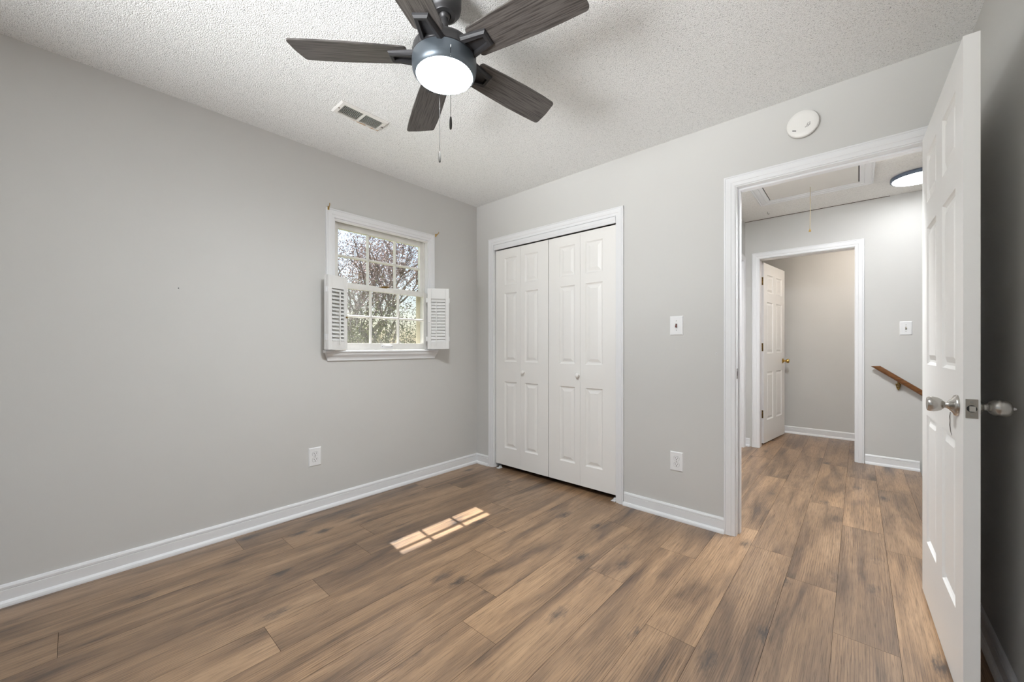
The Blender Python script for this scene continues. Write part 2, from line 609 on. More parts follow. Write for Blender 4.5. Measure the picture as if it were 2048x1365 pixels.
# floor planks: mesh quads with tiny gaps over a dark underlay
def floor():
    bm = bmesh.new()
    uvl = bm.loops.layers.uv.new('plank')
    tl = bm.faces.layers.float.new('tone')
    pitch, ln = 0.1865, 1.215
    known = {0: 0.36, 1: -0.615, 2: -0.29, 3: -0.065, 4: -1.052, 5: -0.42, 6: -0.86, 7: -1.526, 8: -1.327, 9: -1.118, 10: -2.067,
             11: -1.812, 12: -1.514, 13: -1.39, 14: -0.55, 15: -1.95, -1: -0.2, -2: 0.5}
    tones = {}
    rnd = random.Random(11)
    e = 0.0006
    for k in range(-1, 17):
        xa, xb = 2.844 - pitch * k, 2.844 - pitch * k + pitch
        y = known.get(k, rnd.random())
        while y > YF - 0.1:
            y -= ln
        while y < FY + 0.2:
            y0, y1 = max(y, YF - 0.05), min(y + ln, FY + 0.1)
            a, b = max(xa, -0.02), min(xb, SX)
            if y1 > y0 and b > a:
                t = rnd.random()
                t = t * 0.5 if k >= 12 else (0.55 + 0.45 * t if 5 <= k <= 10 else t)  # random tone; middle rows lightened as painted sheen, window-side rows darkened as falloff
                ou, ov = rnd.random() * 40, rnd.random() * 40
                fl = rnd.choice((-1, 1))
                vs = [bm.verts.new((px, py, 0)) for px, py in ((a + e, y0 + e), (b - e, y0 + e), (b - e, y1 - e), (a + e, y1 - e))]
                f = bm.faces.new(vs)
                f[tl] = t
                for lp in f.loops:
                    c = lp.vert.co
                    lp[uvl].uv = ((c.x - xa) * fl + ou, (c.y - y) * fl + ov)
            y += ln
    # underlay showing in the joints
    f = bm.faces.new([bm.verts.new(p) for p in ((-0.1, YF - 0.1, -0.004), (SX, YF - 0.1, -0.004), (SX, FY + 0.1, -0.004), (-0.1, FY + 0.1, -0.004))])
    f.material_index = 1
    for f2 in ([(-0.1, YF - 0.1, -0.25), (SX, YF - 0.1, -0.25), (SX, FY + 0.1, -0.25), (-0.1, FY + 0.1, -0.25)],):
        q = bm.faces.new([bm.verts.new(p) for p in f2])
        q.material_index = 1
    q = bm.faces.new([bm.verts.new(p) for p in ((SX, YF - 0.1, -0.25), (SX, FY + 0.1, -0.25), (SX, FY + 0.1, -0.0005), (SX, YF - 0.1, -0.0005))])
    q.material_index = 1
    me = bpy.data.meshes.new('floor')
    bm.to_mesh(me)
    bm.free()
    me.materials.append(LAM)
    me.materials.append(simple('plank_joint', (0.05, 0.032, 0.022), 0.8))
    o = bpy.data.objects.new('floor', me)
    COL.objects.link(o)
    return tag(o, 'brown oak laminate plank floor running through bedroom and hall', 'floor', kind='structure')
floor()

def struct_boxes(name, label, cat, boxes, m):
    g = G()
    for b in boxes:
        g.box(*b)
    return tag(g.build(name, m), label, cat, kind='structure')

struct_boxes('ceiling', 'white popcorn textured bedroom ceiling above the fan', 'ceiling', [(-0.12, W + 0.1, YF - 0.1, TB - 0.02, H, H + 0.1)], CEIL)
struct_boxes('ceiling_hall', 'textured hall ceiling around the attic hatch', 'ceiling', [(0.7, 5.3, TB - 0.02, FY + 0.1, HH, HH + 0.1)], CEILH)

WY0, WY1, WZ0, WZ1 = -1.365, -0.560, 1.062, 2.008     # window rough opening
struct_boxes('wall_left', 'pale grey wall with the small shuttered window', 'wall', [
    (-0.13, 0, YF - 0.1, WY0, -0.2, H + 0.05), (-0.13, 0, WY1, 0.9, -0.2, H + 0.05),
    (-0.13, 0, WY0, WY1, -0.2, WZ0), (-0.13, 0, WY0, WY1, WZ1, H + 0.05)], WALL)
CX0, CX1, CZ = 0.229, 1.445, 2.036      # closet opening
DX0, DX1, DZ = 2.182, 3.000, 2.056      # rough doorway
struct_boxes('wall_back', 'pale grey wall with the closet and the hall doorway', 'wall', [
    (-0.05, CX0, 0, TB, -0.2, HH + 0.05), (CX0, CX1, 0, TB, CZ, HH + 0.05), (CX1, DX0, 0, TB, -0.2, HH + 0.05),
    (DX0, DX1, 0, TB, DZ, HH + 0.05), (DX1, W + 0.12, 0, TB, -0.2, HH + 0.05)], WALL)
struct_boxes('wall_right', 'shaded grey wall behind the open bedroom door', 'wall', [(W, W + 0.12, YF - 0.1, 0, -0.2, H + 0.05)], WALL)
# wall behind the camera, with an added opening for fill light
VX0, VX1, VZ0, VZ1 = 0.80, 2.40, 0.60, 1.95
struct_boxes('wall_front', 'grey bedroom wall opposite the closet', 'wall', [
    (-0.12, VX0, YF - 0.12, YF, -0.2, H + 0.05), (VX1, W + 0.12, YF - 0.12, YF, -0.2, H + 0.05),
    (VX0, VX1, YF - 0.12, YF, -0.2, VZ0), (VX0, VX1, YF - 0.12, YF, VZ1, H + 0.05)], WALL)
struct_boxes('wall_closet', 'unlit inner walls of the closet behind the bifold doors', 'wall', [
    (0.05, 0.10, TB, 0.80, 0, HH), (1.60, 1.66, TB, 0.80, 0, HH), (0.05, 1.66, 0.78, 0.84, 0, HH), (0.05, 1.66, TB - 0.02, 0.84, H, HH + 0.1)], WALL)
# hall
OX0, OX1, OZ = 1.907, 2.722, 2.066        # doorway of the room beyond
struct_boxes('wall_hall_back', 'grey hall wall with the far doorway and the handrail', 'wall', [
    (0.7, OX0, HY, HY + TB, -0.2, HH + 0.05), (OX0, OX1, HY, HY + TB, OZ, HH + 0.05), (OX1, 5.3, HY, HY + TB, -2.9, HH + 0.05)], WALL)
LY0, LY1, LZ = 1.55, 2.315, 2.066
struct_boxes('wall_hall_left', 'narrow strip of hall wall beside the far doorway', 'wall', [
    (HX - TB, HX, TB, LY0, -0.2, HH + 0.05), (HX - TB, HX, LY0, LY1, LZ, HH + 0.05), (HX - TB, HX, LY1, HY, -0.2, HH + 0.05)], WALL)
struct_boxes('wall_hall_right', 'grey hall wall along the stairwell', 'wall', [
    (3.24, 3.36, TB, 1.38, -2.9, HH + 0.05), (3.36, 5.3, 1.26, 1.38, -2.9, HH + 0.05), (5.18, 5.3, 1.38, HY, -2.9, HH + 0.05),
    (SX + 0.002, SX + 0.06, 1.38, HY, -2.9, -0.26)], WALL)
struct_boxes('wall_far_room', 'beige grey walls of the room beyond the hall', 'wall', [
    (0.8, 3.2, FY, FY + 0.1, -0.2, HH + 0.05), (0.75, 0.85, HY + TB, FY, -0.2, HH + 0.05), (3.1, 3.2, HY + TB, FY, -0.2, HH + 0.05)], WALL)

g = G()
g.box(HX + 0.004, 2.95, HY - 0.003, HY + 0.001, HH - 0.0045, HH + 0.001)
tag(g.build('trim_7', simple('brown_crack', (0.06, 0.035, 0.02), 0.8)), 'dark brown open seam along the top of the hall wall', 'seam', kind='structure')

# baseboards
baseboard('baseboard_left', 'white baseboard along the wall under the window', [('y', 0, 1, YF, 0)])
baseboard('baseboard_back', 'white baseboard pieces between corner, closet and doorway', [('x', 0, -1, 0, 0.170), ('x', 0, -1, 1.504, 2.140), ('x', 0, -1, 3.062, W)])
baseboard('baseboard_right', 'shaded white baseboard behind the open door', [('y', W, -1, YF, 0)])
baseboard('baseboard_front', 'white baseboard of the wall opposite the closet', [('x', YF, 1, 0, W)])
baseboard('baseboard_hall', 'white baseboard under the stair handrail in the hall', [('x', HY, -1, 2.780, SX), ('x', HY, -1, HX, 1.834)])
baseboard('baseboard_far_room', 'white baseboard seen through the far doorway', [('x', FY, -1, 0.85, 3.1)])

# ------------------------------------------------------------------ door and closet frames
def frame_trim(name, label, M, x0, x1, zt, thick, both=True, stop=True, k=1.0, rv=0.005):
    """jambs, head, stop and casing; x0/x1/zt are the faces of the jambs"""
    g = G(M)
    j = 0.018
    g.box(x0 - j, x0, 0.0, thick, 0, zt + j)
    g.box(x1, x1 + j, 0.0, thick, 0, zt + j)
    g.box(x0, x1, 0.0, thick, zt, zt + j)
    if stop:
        ya, yb = 0.042, 0.078
        g.box(x0, x0 + 0.011, ya, yb, 0, zt, 0.002)
        g.box(x1 - 0.011, x1, ya, yb, 0, zt, 0.002)
        g.box(x0 + 0.011, x1 - 0.011, ya, yb, zt - 0.011, zt, 0.002)
    u_casing(g, x0 - rv, x1 + rv, zt + rv, 0.0, k)
    if both:
        M0 = g.M.copy()
        g.M = M @ Matrix.Translation((0, thick, 0)) @ Matrix.Rotation(PI, 4, 'Z')
        u_casing(g, -x1 - rv, -x0 + rv, zt + rv, 0.0, k)
        g.M = M0
    o = g.build(name, TRIM)
    return tag(o, label, 'door frame', kind='structure')

t1 = frame_trim('trim_1', 'white casing and jamb around the open bedroom doorway', RZ(0), 2.200, 2.982, 2.038, TB)
# strike plate let into the jamb
g = G()
g.box(2.1995, 2.2012, 0.006, 0.034, 0.918, 0.978, 0.0004)
g.mi = 1
g.box(2.2005, 2.2016, 0.014, 0.026, 0.935, 0.961)
so = g.build('strike_plate', [SCREW, BLACK], t1)
so['label'] = 'dark metal strike plate'
frame_trim('trim_2', 'white casing and jamb around the closet opening', RZ(0), 0.2345, 1.4395, 2.031, TB, both=False, stop=False)
frame_trim('trim_3', 'white casing and jamb of the doorway across the hall', RZ(0, (0, HY, 0)), 1.925, 2.704, 2.062, TB, k=1.12, stop=False)
frame_trim('trim_4', 'white door casing seen edge-on at the end of the hall', RZ(PI / 2, (HX, 0, 0)), LY0 + 0.018, LY1 - 0.002, LZ - 0.02, TB, both=False)

# ------------------------------------------------------------------ doors
def six_panels(wd, sx=0.115, cs=0.115, rails=((0.25, 0.80), (1.015, 1.60), (1.707, 1.912))):
    a0, a1 = sx, (wd - cs) / 2
    b0, b1 = (wd + cs) / 2, wd - sx
    out = []
    for z0, z1 in rails:
        out += [(a0, a1, z0, z1), (b0, b1, z0, z1)]
    return out

def knob_prof(tulip=True):
    if tulip:
        return [(0.0335, 0.0), (0.0335, 0.004), (0.031, 0.008), (0.022, 0.012), (0.0145, 0.019), (0.0105, 0.0235), (0.0095, 0.028),
                (0.013, 0.031), (0.018, 0.036), (0.022, 0.044), (0.0238, 0.052), (0.0236, 0.060), (0.0222, 0.065), (0.020, 0.067), (0.0, 0.068)]
    return [(0.0335, 0.0), (0.0335, 0.004), (0.031, 0.008), (0.020, 0.013), (0.012, 0.018), (0.0105, 0.023), (0.012, 0.0265), (0.017, 0.029),
            (0.0225, 0.036), (0.0255, 0.046), (0.0260, 0.055), (0.0240, 0.064), (0.019, 0.0705), (0.010, 0.0745), (0.0, 0.0755)]

# bedroom door, swung open to the right wall. local x runs from the hinge to the free edge
ang = math.atan2(-0.795 + 0.018, 2.9666 - 2.948)
D = thing('door_1', 'white six-panel bedroom door standing open with satin nickel knob', 'door', (2.948, -0.018, 0.0), ang, kind='structure')
DW = 0.777
g = G(Matrix.Identity(4))
pan = [(0.118, 0.338, 0.255, 0.80), (0.455, 0.672, 0.255, 0.80), (0.118, 0.338, 1.018, 1.602), (0.455, 0.672, 1.018, 1.602),
       (0.118, 0.338, 1.708, 1.915), (0.455, 0.672, 1.708, 1.915)]
# the face towards the room is at local y=0, the slab lies on the +y side
panel_leaf(g, DW, 2.025, 0.034, pan, z0=0.013)
g.build('door_leaf', DOORW, D)
g = G(Matrix.Translation((0.706, 0, 0.921)))
g.lathe([(r, -h) for r, h in knob_prof()], 48, 'Y')
ko = g.build('door_knob', NICKEL, D)
g = G(Matrix.Translation((0.706, 0.034, 0.921)))
g.lathe([(r, h) for r, h in knob_prof(False)], 48, 'Y')
ko2 = g.build('door_knob', NICKEL, D)
g = G(Matrix.Translation((0.706, 0.034, 0.921)))
g.lathe([(0.0, 0.0740), (0.0045, 0.0740), (0.0045, 0.0765), (0.003, 0.081), (0.0, 0.082)], 16, 'Y')
g.build('turn_button', PLATE, ko2)
# latch plate on the free edge
g = G(Matrix.Translation((DW, 0.017, 0.921)))
g.box(-0.0005, 0.0014, -0.0125, 0.0125, -0.0285, 0.0285, 0.0004)
lp = g.build('latch_plate', simple('latch_nickel', (0.36, 0.335, 0.30), 0.4, metal=1.0), D)
g = G(Matrix.Translation((DW, 0.017, 0.921)))
g.lathe([(0.0, 0.0005), (0.0105, 0.0005), (0.0105, 0.0022), (0.0, 0.0022)], 28, 'X')
g.build('latch_bore', BLACK, lp)
g = G(Matrix.Translation((DW, 0.017, 0.921)))
g.prism([(-0.0055, -0.008), (0.0075, -0.008), (0.0075, 0.008), (-0.0055, 0.008)], 'X', -0.002, 0.0045)
g.build('latch_bolt', NICKEL, lp)
for s in (-1, 1):
    g = G(Matrix.Translation((DW, 0.017, 0.921 + s * 0.020)))
    g.lathe([(0.0, 0.0008), (0.004, 0.0008), (0.003, 0.0022), (0.0, 0.0024)], 14, 'X')
    g.box(0.0022, 0.0027, -0.0028, 0.0028, -0.0005, 0.0005)
    g.build('screw', SCREW, lp)
# hinges along the hidden edge
for z in (0.28, 1.05, 1.80):
    g = G(Matrix.Translation((-0.004, 0.030, z)))
    g.tube([(0, 0.008, -0.045), (0, 0.008, 0.045)], 0.006, 10)
    g.box(-0.001, 0.001, -0.026, 0.006, -0.044, 0.044)
    g.build('hinge', NICKEL, D)
# pencil scratch below the knob
g = G()
pts = [(0.603, -0.0012, 0.888), (0.595, -0.0012, 0.872), (0.598, -0.0012, 0.858), (0.596, -0.0012, 0.842), (0.607, -0.0012, 0.825), (0.626, -0.0012, 0.813)]
g.tube(pts, [0.0006, 0.0011, 0.0008, 0.0012, 0.0010, 0.0005], 6)
sc_ = g.build('scratch', simple('dark_scratch', (0.07, 0.06, 0.055), 0.8), D)
sc_['label'] = 'dark curved scratch below the knob'

# closet: two bifold pairs
def bifold(name, label, x0, flip, knob_x):
    d = thing(name, label, 'door', (x0, 0.014, 0.0), 0.0, kind='structure')
    lw = 0.2955
    for i in (0, 1):
        g = G()
        wide_left = (i == 0)
        pa, pb = (0.106, 0.250) if wide_left else (0.046, 0.190)
        panel_leaf(g, lw, 1.940, 0.033, [(pa, pb, 0.158, 0.752), (pa, pb, 0.931, 1.545), (pa, pb, 1.621, 1.860)], x0=i * (lw + 0.0015), z0=0.041)
        g.build('door_leaf', DOORC, d)
    g = G(Matrix.Translation((knob_x - x0, 0, 0.886)))
    g.lathe([(0.0085, 0.0), (0.0075, -0.006), (0.0085, -0.012), (0.0150, -0.018), (0.0165, -0.024), (0.0145, -0.030), (0.008, -0.033), (0, -0.0335)], 28, 'Y')
    g.build('door_knob', DOORC, d)
    return d
bifold('door_2', 'white bifold closet door pair nearer the window corner', 0.2420, False, 0.577)
bifold('door_3', 'white bifold closet door pair nearer the hall doorway', 0.8405, True, 1.121)
# white floor pivot brackets
for x0, x1, lb in ((0.266, 0.300, 'small white floor pivot bracket under closet door by the corner'), (1.404, 1.437, 'small white floor pivot bracket under closet door by the light switch')):
    g = G()
    g.box(x0, x1, -0.008, 0.040, 0.0, 0.004, 0.001)
    g.box(x0 + 0.008, x1 - 0.008, 0.018, 0.040, 0.004, 0.016, 0.001)
    tag(g.build('pivot_bracket', PLATE), lb, 'bracket', 'closet door floor brackets')
# track in the head of the closet
g = G()
g.box(0.236, 1.438, 0.020, 0.045, 2.000, 2.030)
tag(g.build('closet_track', DARKHOLE), 'dark metal track above the closet doors', 'track')
g = G()
g.box(0.2345, 1.4395, -0.006, 0.010, 1.989, 2.031, 0.002)
g.box(0.2345, 1.4395, -0.0085, -0.006, 2.006, 2.030, 0.001)
tag(g.build('trim_6', TRIM), 'flat white fascia strip hiding the closet door track', 'trim', kind='structure')

# far room door, open into that room
ang2 = math.atan2(3.385 - 2.585, 2.044 - 1.936)
F = thing('door_4', 'white six-panel door open beyond the hall with brass hinges', 'door', (1.9365, 2.590, 0.0), ang2, kind='structure')
g = G()
panel_leaf(g, 0.775, 2.035, 0.034, six_panels(0.775), z0=0.018)
g.build('door_leaf', DOORW, F)
g = G(Matrix.Translation((0.700, 0, 0.93)))
g.lathe([(0.030, 0), (0.030, -0.004), (0.018, -0.010), (0.010, -0.016), (0.009, -0.030), (0.018, -0.036), (0.0255, -0.046), (0.0265, -0.056), (0.021, -0.066), (0.010, -0.070), (0, -0.071)], 32, 'Y')
g.build('door_knob', BRASS, F)
for z in (0.345, 1.10, 1.845):
    g = G(Matrix.Translation((0, 0.0, z)))
    g.box(-0.0022, -0.0002, 0.004, 0.034, -0.045, 0.045, 0.0005)
    g.tube([(-0.006, 0.040, -0.045), (-0.006, 0.040, 0.045)], 0.0065, 10)
    ho = g.build('hinge', OLDBRASS, F)
    for q in (-0.03, 0, 0.03):
        g = G(Matrix.Translation((-0.0022, 0.018 + 0.006 * (1 if q == 0 else -1), z + q)))
        g.lathe([(0.0035, 0), (0.0025, -0.0012), (0, -0.0013)], 10, 'X')
        g.build('screw', BLACK, ho)
# closed door in the hall's left wall
g = G(RZ(PI / 2, (HX - 0.045, 0, 0)))
panel_leaf(g, LY1 - LY0 - 0.030, 2.028, 0.034, six_panels(LY1 - LY0 - 0.030), x0=LY0 + 0.023, z0=0.012)
tag(g.build('door_5', DOORW), 'closed white door at the end of the hall, almost edge-on', 'door', kind='structure')

# ------------------------------------------------------------------ window
ML = RZ(PI / 2)            # local x = world y, local -y = into the room
Wn = thing('window_1', 'small white double-hung window with twelve panes in the left wall', 'window', (0, 0, 0), 0, kind='structure')
g = G(ML)
u_casing(g, -1.360, -0.565, 2.004, 1.082)
# jamb liners and head
g.box(-1.365, -1.352, 0.0, 0.125, 1.062, 2.008)
g.box(-0.573, -0.560, 0.0, 0.125, 1.062, 2.008)
g.box(-1.352, -0.573, 0.0, 0.125, 1.997, 2.008)
g.build('window_casing', TRIM, Wn)
g = G(ML)
g.box(-1.352, -1.338, 0.034, 0.046, 1.08, 1.997)
g.box(-0.587, -0.573, 0.034, 0.046, 1.08, 1.997)
g.box(-1.352, -0.573, -0.0005, 0.012, 1.985, 1.997)
g.build('parting_strip', SASH, Wn)
g = G(ML)   # stool with rounded nose
prof = [(0.10, 1.062), (-0.038, 1.062), (-0.044, 1.066), (-0.046, 1.072), (-0.044, 1.078), (-0.038, 1.082), (0.10, 1.082)]
def stool_ring(x, inner):
    return [(x, (max(p[0], -0.0) if inner else p[0]), p[1]) for p in prof]
g.loft([[(x, p[0] if True else 0, p[1]) for p in prof] for x in (-1.352, -0.573)])
for a, b in ((-1.434, -1.352), (-0.573, -0.489)):
    g.loft([[(x, min(p[0], -0.0005), p[1]) for p in prof] for x in (a, b)])
g.build('window_stool', TRIM, Wn)
g = G(ML)
ap = [(0, 1.005), (-0.008, 1.005), (-0.012, 1.010), (-0.013, 1.020), (-0.018, 1.032), (-0.030, 1.046), (-0.034, 1.054), (-0.034, 1.062), (0, 1.062)]
rings = []
for x, ins in ((-1.399, 0), (-0.512, 0)):
    rings.append([(x + (0.016 * (p[1] - 1.005) / 0.057 * (-1 if x < -1 else 1)) - (0.008 if x < -1 else -0.008), p[0], p[1]) for p in ap])
g.loft(rings)
g.build('window_apron', TRIM, Wn)

def sash(name, yc, t, x0, x1, z0, z1, gx0, gx1, gz0, gz1):
    g = G(ML)
    ya, yb = yc - t / 2, yc + t / 2
    g.box(x0, gx0, ya, yb, z0, z1, 0.002)
    g.box(gx1, x1, ya, yb, z0, z1, 0.002)
    g.box(gx0, gx1, ya, yb, z0, gz0, 0.002)
    g.box(gx0, gx1, ya, yb, gz1, z1, 0.002)
    for k in (1, 2):
        xm = gx0 + (gx1 - gx0) * k / 3
        g.prism([(xm - 0.009, yc - t * 0.10), (xm - 0.004, ya + 0.003), (xm + 0.004, ya + 0.003), (xm + 0.009, yc - t * 0.10), (xm + 0.009, yc + 0.008), (xm - 0.009, yc + 0.008)], 'Z', gz0, gz1)
    zm = (gz0 + gz1) / 2
    g.prism([(yc - t * 0.10, zm - 0.009), (ya + 0.003, zm - 0.004), (ya + 0.003, zm + 0.004), (yc - t * 0.10, zm + 0.009), (yc + 0.008, zm + 0.009), (yc + 0.008, zm - 0.009)], 'X', gx0, gx1)
    # putty bevel around the glass
    o = g.build(name, SASH, Wn)
    g = G(ML)
    g.box(gx0 - 0.004, gx1 + 0.004, yc - 0.0015, yc + 0.0015, gz0 - 0.004, gz1 + 0.004)
    g.build('window_pane', GLASS, o)
    return o
us = sash('upper_sash', 0.062, 0.032, -1.350, -0.575, 1.535, 1.995, -1.309, -0.614, 1.572, 1.953)
ls = sash('lower_sash', 0.018, 0.032, -1.350, -0.575, 1.083, 1.557, -1.312, -0.609, 1.132, 1.524)
# brass lock on the meeting rail and lift on the bottom rail
g = G(ML)
g.box(-1.005, -0.945, 0.004, 0.030, 1.557, 1.563, 0.001)
g.tube([(-0.985, 0.016, 1.566), (-0.960, 0.010, 1.570), (-0.935, 0.000, 1.568)], [0.007, 0.006, 0.005], 8)
g.build('sash_lock', OLDBRASS, Wn)
g = G(ML)
g.box(-1.000, -0.900, -0.001, 0.003, 1.098, 1.120, 0.0008)
g.tube([(-0.985, -0.002, 1.117), (-0.975, -0.016, 1.114), (-0.925, -0.016, 1.114), (-0.915, -0.002, 1.117)], 0.004, 8)
lf = g.build('sash_lift', [PLATE], ls)
for x in (-0.992, -0.908):
    g = G(ML)
    g.ball((x, -0.0015, 1.108), 0.004, 1)
    g.build('screw', SCREW, lf)
# half screen outside the lower sash
g = G(ML)
g.box(-1.350, -1.325, 0.100, 0.112, 1.085, 1.578)
g.box(-0.610, -0.575, 0.100, 0.112, 1.085, 1.578)
g.box(-1.325, -0.610, 0.100, 0.112, 1.085, 1.110)
g.box(-1.325, -0.610, 0.100, 0.112, 1.553, 1.578)
sf = g.build('screen_frame', CREAM, Wn)
g = G(ML)
g.face([(-1.325, 0.106, 1.110), (-0.610, 0.106, 1.110), (-0.610, 0.106, 1.553), (-1.325, 0.106, 1.553)])
g.build('screen_mesh', SCREEN, sf)

# plantation shutters folded back at each side
def shutter(name, label, far, near, mirror):
    """bifold pair; the visible leaf runs from the hinge end (far) to the fold (near)"""
    far, near = Vector(far), Vector(near)
    d = (near - far)
    wd = d.length
    d.normalize()
    rz = math.atan2(d.y, d.x)
    nrm = Vector((d.y, -d.x))               # local -y
    if (nrm.x < 0):
        nrm = -nrm
    # local frame: x along d, front face towards +nrm
    sgn = 1 if Vector((-math.sin(rz), math.cos(rz))).dot(nrm) > 0 else -1
    t = thing(name, label, 'shutter', (far.x, far.y, 1.086), rz, 'louvred shutters beside the small window')
    hgt, th = 0.502, 0.0185
    ri = 0.086
    rb = 0.058
    st = 0.030
    nl = 14
    for i in (0, 1):
        yo = -i * (th + 0.0025) * sgn
        y0, y1 = sorted((yo, yo - th * sgn))
        g = G()
        g.box(0, st, y0, y1, 0, hgt, 0.0015)
        g.box(wd - st, wd, y0, y1, 0, hgt, 0.0015)
        g.box(st, wd - st, y0 + 0.001, y1 - 0.001, 0, rb)
        g.box(st, wd - st, y0 + 0.001, y1 - 0.001, hgt - ri, hgt)
        po = g.build('shutter_panel', SHUT, t)
        lz = (hgt - ri - rb) / nl
        tilt = R(38 if mirror else 62)
        yc = (y0 + y1) / 2
        for k in range(nl):
            z = rb + lz * (k + 0.5)
            g = G()
            hw = lz * 0.62
            c, s_ = math.cos(tilt), math.sin(tilt)
            ring = []
            for a in range(10):
                u, v = hw * math.cos(2 * PI * a / 10), 0.0028 * math.sin(2 * PI * a / 10)
                ring.append((yc - sgn * (-(u * c) + v * s_) * -1, z + u * s_ * 1.0 + v * c))
            g.prism(ring, 'X', st + 0.001, wd - st - 0.001)
            g.build('louver', SHUT, po)
        if i == 0:
            yr = yo + 0.010 * sgn
            g = G()
            xr = wd * (0.48 if mirror else 0.40)
            g.box(xr - 0.004, xr + 0.004, *sorted((yr, yr + 0.006 * sgn)), rb - 0.022, hgt - ri - lz * 0.4, 0.001)
            g.build('tilt_rod', SHUT, po)
            g = G()
            g.lathe([(0.0, 0.012 * sgn), (0.0055, 0.011 * sgn), (0.006, 0.005 * sgn), (0.0035, 0.0), ], 14, 'Y', (0.014, yo, 0.225))
            g.build('shutter_knob', OLDBRASS if mirror else PLATE, po)
    # butt hinges across the fold
    for z in (0.085, 0.405):
        g = G()
        g.box(wd, wd + 0.0015, *sorted((-0.003 * sgn, -(2 * th - 0.001) * sgn)), z - 0.019, z + 0.019)
        g.tube([(wd + 0.003, -(th + 0.001) * sgn, z - 0.019), (wd + 0.003, -(th + 0.001) * sgn, z + 0.019)], 0.003, 8)
        g.build('hinge', PLATE, t)
    # hanging strip hinge to the casing
    for z in (0.085, 0.405):
        g = G()
        g.box(-0.012, 0.004, *sorted((-(th + 0.004) * sgn, -(th + 0.006) * sgn)), z - 0.019, z + 0.019)
        g.build('hinge', PLATE, t)
    return t
shutter('window_shutter', 'white louvred half shutter folded at the window side away from the closet', (0.050, -1.287), (0.107, -1.443), True)
shutter('window_shutter', 'white louvred half shutter folded at the window side nearest the closet', (0.079, -0.629), (0.184, -0.488), False)
# brass curtain brackets at the upper corners of the casing
for y, s, lb in ((-1.405, -1, 'tiny brass curtain hook at the window corner away from the closet'), (-0.498, 1, 'tiny brass curtain hook at the window corner nearest the closet')):
    g = G()
    z = 2.062 if s < 0 else 2.068
    g.box(0.0165, 0.019, y - 0.006, y + 0.006, z - 0.018, z + 0.006, 0.0006)
    g.tube([(0.018, y, z), (0.045, y + s * 0.004, z + 0.004), (0.052, y + s * 0.006, z + 0.012), (0.050, y + s * 0.006, z + 0.018)], 0.0028, 8)
    g.tube([(0.018, y, z - 0.014), (0.043, y + s * 0.004, z + 0.003)], 0.0022, 8)
    tag(g.build('curtain_bracket', BRASS), lb, 'bracket', 'curtain hooks on the window casing')

# added window behind the camera, an opening for the fill lamp
g = G(RZ(PI, (0, YF, 0)))
u_casing(g, -VX1 + 0.01, -VX0 - 0.01, VZ1 - 0.01, VZ0)
g.box(-VX1 - 0.06, -VX0 + 0.06, -0.05, 0.02, VZ0 - 0.02, VZ0, 0.004)
g.box(-VX1, -VX1 + 0.05, 0.02, 0.06, VZ0, VZ1)
g.box(-VX0 - 0.05, -VX0, 0.02, 0.06, VZ0, VZ1)
g.box(-VX1, -VX0, 0.02, 0.06, VZ0, VZ0 + 0.05)
g.box(-VX1, -VX0, 0.02, 0.06, VZ1 - 0.05, VZ1)
xm = -(VX0 + VX1) / 2
g.box(xm - 0.03, xm + 0.03, 0.02, 0.06, VZ0, VZ1)
g.box(-VX1, -VX0, 0.02, 0.06, 1.44, 1.48)
tag(g.build('window_added', TRIM), 'added white double window in the wall opposite the closet', 'window', kind='structure')
dl = bpy.data.lights.new('window_fill', 'AREA')
dl.shape = 'RECTANGLE'
dl.size, dl.size_y = VX1 - VX0, VZ1 - VZ0
dl.energy = 38.0
dl.spread = R(60)
dl.color = (0.955, 0.98, 1.0)
do = bpy.data.objects.new('window_fill', dl)
COL.objects.link(do)
do.location = ((VX0 + VX1) / 2, YF - 0.16, (VZ0 + VZ1) / 2)
do.rotation_euler = (R(90 + 30), 0, 0)     # added fill lamp, aimed up at the ceiling and towards +y

